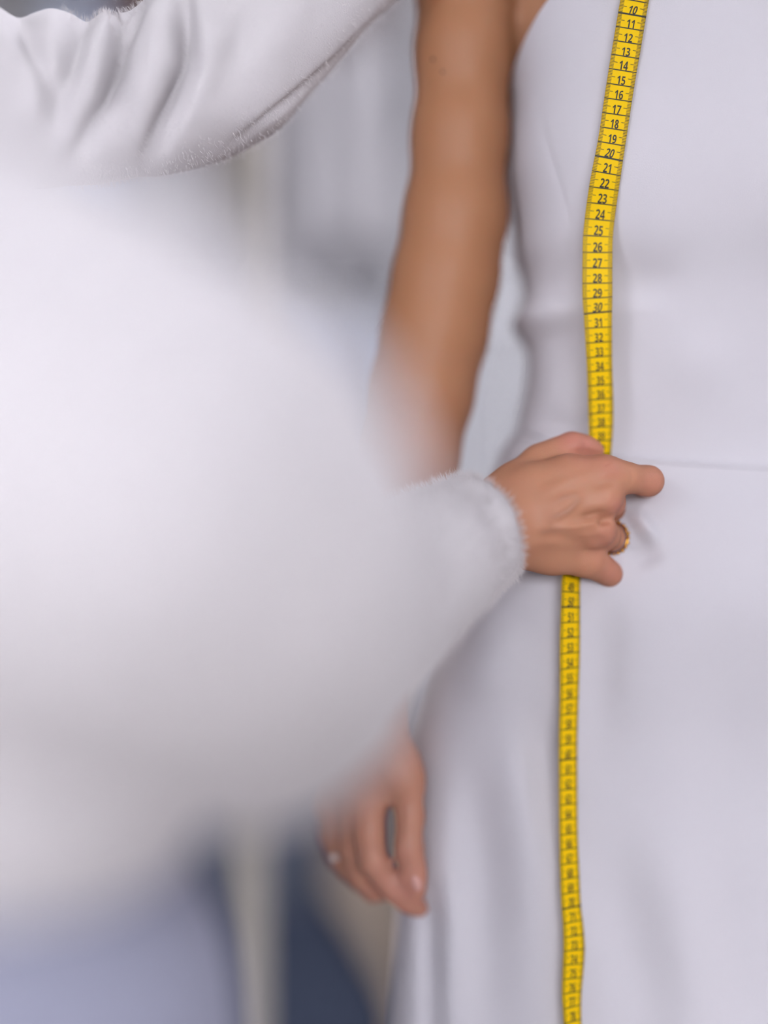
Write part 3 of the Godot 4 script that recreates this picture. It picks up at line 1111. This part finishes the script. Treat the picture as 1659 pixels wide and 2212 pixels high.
func build_room() -> void:
	# floor, ceiling, four walls with thickness; the window is in the wall behind the camera
	slab("floor", Vector3(-2.1, -0.1, -2.5), Vector3(2.7, 0.0, 5.6), M.floor, "pale floor of the fitting room")
	slab("ceiling", Vector3(-2.1, 2.8, -2.5), Vector3(2.7, 2.9, 5.6), M.ceiling)
	slab("wall_back", Vector3(-2.1, 0.0, -2.5), Vector3(2.7, 2.8, -2.4), M.wall, "plain pale grey wall far behind the dress")
	slab("wall_left", Vector3(-2.1, 0.0, -2.4), Vector3(-2.0, 1.05, 5.5), M.wall)
	slab("wall_left", Vector3(-2.1, 2.65, -2.4), Vector3(-2.0, 2.8, 5.5), M.wall)
	slab("wall_left", Vector3(-2.1, 1.05, -2.4), Vector3(-2.0, 2.65, 2.3), M.wall)
	slab("wall_left", Vector3(-2.1, 1.05, 4.1), Vector3(-2.0, 2.65, 5.5), M.wall)
	slab("wall_right", Vector3(2.6, 0.0, -2.4), Vector3(2.7, 2.8, 5.5), M.wall)
	slab("wall_front", Vector3(-2.0, 0.0, 5.5), Vector3(2.6, 0.9, 5.6), M.wall)
	slab("wall_front", Vector3(-2.0, 2.7, 5.5), Vector3(2.6, 2.8, 5.6), M.wall)
	slab("wall_front", Vector3(-2.0, 0.9, 5.5), Vector3(-1.4, 2.7, 5.6), M.wall)
	slab("wall_front", Vector3(2.4, 0.9, 5.5), Vector3(2.6, 2.7, 5.6), M.wall)
	slab("baseboard_back", Vector3(-2.0, 0.0, -2.4), Vector3(2.6, 0.09, -2.385), M.trim)
	window(1, Vector3(0.5, 0.9, 5.55), 3.8, 1.8, 0.0)
	window(2, Vector3(-2.05, 1.05, 3.2), 1.8, 1.6, PI / 2)

func window(number: int, where: Vector3, w: float, h: float, turn: float) -> void:
	var win := Node3D.new()
	win.name = "window_%d" % number
	add_child(win)
	win.position = where
	win.rotation.y = turn
	win.set_meta("kind", "structure")
	for q in [[0.0, 0.03, w, 0.06], [0.0, h - 0.03, w, 0.06], [-w / 2 + 0.03, h / 2, 0.06, h - 0.12], [w / 2 - 0.03, h / 2, 0.06, h - 0.12], [0.0, h / 2, 0.05, h - 0.12]]:
		var o := obj("window_frame", box_mesh(Vector3(q[2], q[3], 0.07)), M.trim, win)
		o.position = Vector3(q[0], q[1], 0)
	for s in [-1, 1]:
		var o := obj("pane", box_mesh(Vector3(w / 2 - 0.085, h - 0.12, 0.006), 0.001), M.glass, win)
		o.position = Vector3(s * (w / 4 - 0.0175), h / 2, 0)

func lamp(where: Vector3, size: Vector2, energy: float, label: String) -> void:
	var root := thing("ceiling_light", label, "ceiling light", where, "")
	var fr := obj("frame", box_mesh(Vector3(size.x + 0.06, 0.05, size.y + 0.06), 0.006), M.trim, root)
	fr.position = Vector3(0, 0.03, 0)
	var df := obj("diffuser", box_mesh(Vector3(size.x, 0.012, size.y), 0.004), M.lamp, root)
	df.position = Vector3(0, 0.0, 0)
	var l := AreaLight3D.new()
	l.name = "glow"
	root.add_child(l)
	l.position = Vector3(0, -0.012, 0)
	l.rotation_degrees = Vector3(-90, 0, 0)
	l.area_size = size
	l.light_energy = energy
	l.light_color = Color(0.955, 0.955, 1.0)
	l.area_range = 12.0
	l.area_attenuation = 2.0
	l.shadow_enabled = true

func build_background() -> void:
	# two clothes rails on chrome posts along the back
	var zr := -1.75
	var rack := thing("clothes_rack", "two-tier chrome clothes rack behind the bride, hung with white and blue garments", "clothes rack", Vector3(-0.5, 0, zr))
	for y in [2.12, 1.46]:
		obj("rail", tube(PackedVector3Array([Vector3(-0.62, y, 0), Vector3(0.0, y, 0), Vector3(0.78, y, 0)]), even_radii(3, 0.014), 12), M.chrome, rack)
	for x in [-0.62, 0.78]:
		obj("post", tube(PackedVector3Array([Vector3(x, 0.03, 0), Vector3(x, 1.2, 0), Vector3(x, 2.15, 0)]), even_radii(3, 0.016), 12), M.chrome, rack)
		obj("foot", tube(PackedVector3Array([Vector3(x, 0.025, -0.25), Vector3(x, 0.03, 0), Vector3(x, 0.025, 0.25)]), even_radii(3, 0.018), 10), M.chrome, rack)
	# upper tier
	var k := (D - zr) / (S * D)
	var px := func(x: float) -> float: return (x - 829.5) * k
	var hi := CY + (1106.0 - 120.0) * k
	var top_list := [[185, 45, 560, "blue_cloth", 2.05], [420, 55, 600, "white_cloth", 2.0], [520, 40, 585, "grey_cloth", 1.98], [615, 48, 600, "white_cloth", 1.98], [745, 58, 575, "white_cloth", 1.95], [848, 38, 590, "white_cloth", 1.93], [905, 14, 280, "navy_cloth", 2.0]]
	var names := ["pale blue blouse at the left end of the top rail, above the raised sleeve", "white blouse on the top rail just left of the greyish one", "greyish blouse on the top rail under the raised sleeve", "white blouse on the top rail right of the greyish one", "broad white blouse on the top rail between the raised sleeve and bare arm", "white blouse on the top rail next to the bare upper arm", "short navy piece on the top rail beside the bare upper arm"]
	for i in top_list.size():
		var g: Array = top_list[i]
		garment("blouse", names[i], "blouse", px.call(g[0]), zr, g[4], CY + (1106.0 - g[2]) * k, g[1] * k * 0.95, 0.20, M[g[3]], 0.08, "garments on the top rail", 40 + i)
	var low := [[330, 70, 1800, "blue_cloth", "pale blue dress at the left end of the lower rail"], [640, 62, 1450, "blue_cloth", "pale blue dress on the lower rail beside the cream curtain"], [775, 55, 1400, "blue_cloth", "pale blue dress on the lower rail nearest the bare forearm"]]
	for i in low.size():
		var g: Array = low[i]
		garment("hanging_dress", g[4], "dress", px.call(g[0]), zr, 1.42, CY + (1106.0 - g[2]) * k, g[1] * k, 0.20, M[g[3]], 0.1, "dresses on the lower rail", 60 + i)

func build_furniture() -> void:
	# brown wall cabinet high on the back wall
	var cab := thing("wall_cabinet", "brown wooden wall cabinet above the raised sleeve", "cabinet", Vector3(-0.31, 2.11, -2.22))
	var o := obj("body", box_mesh(Vector3(0.56, 0.5, 0.32), 0.006), M.wood, cab)
	o.position = Vector3(0, 0.25, 0)
	for x in [-0.14, 0.14]:
		var dpos := Vector3(x, 0.25, 0.171)
		var d := obj("door", box_mesh(Vector3(0.27, 0.48, 0.02), 0.004), M.wood, cab)
		d.position = dpos
		var h := obj("handle", box_mesh(Vector3(0.012, 0.10, 0.02), 0.004), M.chrome, d)
		h.position = Vector3(-signf(x) * 0.11, -0.10, 0.02)
	# cream coat stand: a fluted pole on a round foot
	var zc := -0.45
	var kc := (D - zc) / (S * D)
	var stand := thing("coat_stand", "slim cream fluted pole of a coat stand left of the bride", "coat stand", Vector3((540.0 - 829.5) * kc, 0, zc))
	var v := PackedVector3Array()
	var rows := 40
	var sides := 64
	for r in rows:
		for q in sides:
			var an := TAU * q / sides
			var y := 1.85 * r / (rows - 1)
			var rad := 0.0175 + 0.0022 * cos(an * 6.0 + 0.5)
			v.append(Vector3(cos(an) * rad, 0.03 + y, sin(an) * rad))
	obj("pole", make_mesh(v, grid_index(rows, sides, true)), M.curtain, stand)
	v = PackedVector3Array()
	var prof := [[0.0, 0.0], [0.17, 0.0], [0.175, 0.008], [0.17, 0.018], [0.12, 0.026], [0.05, 0.034], [0.026, 0.05], [0.0, 0.06]]
	for q in prof:
		for c in 48:
			v.append(Vector3(cos(TAU * c / 48) * q[0], q[1], sin(TAU * c / 48) * q[0]))
	obj("foot", make_mesh(v, grid_index(prof.size(), 48, true)), M.curtain, stand)
	for q in 4:
		var an := TAU * q / 4 + 0.4
		var dir := Vector3(cos(an), 0, sin(an))
		obj("hook", tube(PackedVector3Array([Vector3(0, 1.80, 0), dir * 0.06 + Vector3(0, 1.80, 0), dir * 0.10 + Vector3(0, 1.82, 0), dir * 0.12 + Vector3(0, 1.87, 0)]), PackedFloat32Array([0.009, 0.008, 0.008, 0.01]), 10), M.curtain, stand)
	var idx := PackedInt32Array()
	var cols := 20
	# navy armchair with a beige throw over its back
	var ch := thing("armchair", "armchair with slate blue back and navy seat behind the hanging hand", "armchair", Vector3(-0.20, 0, -1.12))
	var rounded := func(called: String, lo: Vector3, hi: Vector3, bevel: float):
		var q := obj(called, box_mesh(hi - lo, bevel), M.navy_cloth, ch)
		q.position = (lo + hi) / 2.0
	rounded.call("base", Vector3(-0.36, 0.12, -0.30), Vector3(0.36, 0.30, 0.34), 0.03)
	rounded.call("seat_cushion", Vector3(-0.25, 0.30, -0.20), Vector3(0.25, 0.44, 0.35), 0.04)
	rounded.call("backrest", Vector3(-0.35, 0.30, -0.36), Vector3(0.35, 0.80, -0.20), 0.06)
	ch.get_node("backrest").material_override = M.slate_cloth
	rounded.call("armrest", Vector3(-0.38, 0.30, -0.30), Vector3(-0.25, 0.58, 0.34), 0.04)
	rounded.call("armrest", Vector3(0.25, 0.30, -0.30), Vector3(0.38, 0.58, 0.34), 0.04)
	for x in [-0.31, 0.31]:
		for z in [-0.25, 0.28]:
			var l := obj("leg", tube(PackedVector3Array([Vector3(x, 0.0, z), Vector3(x, 0.06, z), Vector3(x, 0.13, z)]), PackedFloat32Array([0.016, 0.02, 0.024]), 12), M.wood, ch)
			l.set_meta("label", "brown wooden leg")
	# the throw runs over the back, down to the seat and forward over its edge: [height, depth, left px, right px]
	var run := [[0.66, -1.497, 705, 832], [0.80, -1.494, 705, 832], [0.822, -1.47, 705, 832], [0.826, -1.40, 706, 832], [0.818, -1.32, 708, 833], [0.79, -1.303, 712, 834], [0.62, -1.301, 716, 835], [0.49, -1.298, 722, 838], [0.458, -1.28, 728, 840], [0.454, -1.15, 758, 852], [0.454, -0.95, 806, 880], [0.452, -0.80, 846, 892], [0.44, -0.757, 856, 900], [0.36, -0.752, 862, 905], [0.30, -0.752, 866, 908]]
	var th := thing("throw_blanket", "beige throw draped over the back and seat of the blue armchair", "throw", Vector3(-0.02, 0.30, -1.30))
	v = PackedVector3Array()
	rows = 70
	for side in 2:
		for r in rows:
			var q := float(r) / (rows - 1) * (run.size() - 1)
			var a := int(minf(q, run.size() - 2))
			var f := q - a
			var cur := []
			for e in 4: cur.append(lerpf(run[a][e], run[a + 1][e], f))
			var dir := Vector2(run[a + 1][1] - run[a][1], run[a + 1][0] - run[a][0]).normalized()
			var nrm := Vector3(0, dir.x, -dir.y)
			var kk: float = (D - cur[1]) / (S * D)
			for c in cols:
				var u := float(c) / (cols - 1)
				var x := (lerpf(cur[2], cur[3], u) - 829.5) * kk
				var p := Vector3(x, cur[0], cur[1]) + nrm * ((0.007 if side == 0 else 0.0) + 0.003 * sin(u * 13.0 + q * 0.6) + 0.003)
				v.append(p - th.position)
	idx = grid_index(rows, cols, false, false)
	idx.append_array(grid_index(rows, cols, false, true, rows * cols))
	for r in rows - 1:
		for e in [0, cols - 1]:
			var a: int = r * cols + e
			var b: int = a + cols
			var n := rows * cols
			idx.append_array(PackedInt32Array([a, b, n + a, b, n + b, n + a] if e == 0 else [a, n + a, b, b, n + a, n + b]))
	obj("cloth", make_mesh(v, idx), M.beige_cloth, th)

func _ready() -> void:
	rng.seed = 7
	# camera
	var cam := Camera3D.new()
	cam.name = "camera"
	add_child(cam)
	cam.position = Vector3(0, CY, D)
	var lens := CameraAttributesPhysical.new()
	lens.frustum_focus_distance = D - 0.026
	lens.frustum_focal_length = 85.0
	lens.frustum_near = 0.02
	lens.frustum_far = 60.0
	lens.exposure_aperture = 0.93
	cam.attributes = lens
	cam.fov = 2.0 * rad_to_deg(atan(1106.0 / S / D))
	cam.near = 0.02
	cam.far = 60.0
	# sky and exposure
	var env := Environment.new()
	env.background_mode = Environment.BG_SKY
	var sky := Sky.new()
	var pm := ProceduralSkyMaterial.new()
	pm.sky_top_color = Color(0.80, 0.80, 0.83)
	pm.sky_horizon_color = Color(0.89, 0.885, 0.91)
	pm.ground_bottom_color = Color(0.42, 0.42, 0.42)
	pm.ground_horizon_color = Color(0.66, 0.66, 0.68)
	pm.sky_energy_multiplier = 11.0
	sky.sky_material = pm
	env.sky = sky
	env.tonemap_mode = Environment.TONE_MAPPER_LINEAR
	env.tonemap_exposure = 0.062
	env.sdfgi_enabled = true
	env.ssao_enabled = true
	env.ssil_enabled = true
	var we := WorldEnvironment.new()
	we.name = "environment"
	we.environment = env
	add_child(we)
	make_materials()
	# lamps
	lamp(Vector3(-0.9, 2.74, 1.35), Vector2(0.9, 0.9), 1.2, "square ceiling light panel nearest the side window")
	lamp(Vector3(2.0, 2.74, 0.95), Vector2(0.9, 0.9), 27.0, "square ceiling light panel nearest the blank right wall")
	lamp(Vector3(0.5, 2.74, -0.75), Vector2(0.9, 0.9), 42.0, "square ceiling light panel towards the clothes rack")
	build_room()
	build_background()
	build_furniture()
	rng.seed = 7
	build_bride()
	build_maker()
	build_tape()
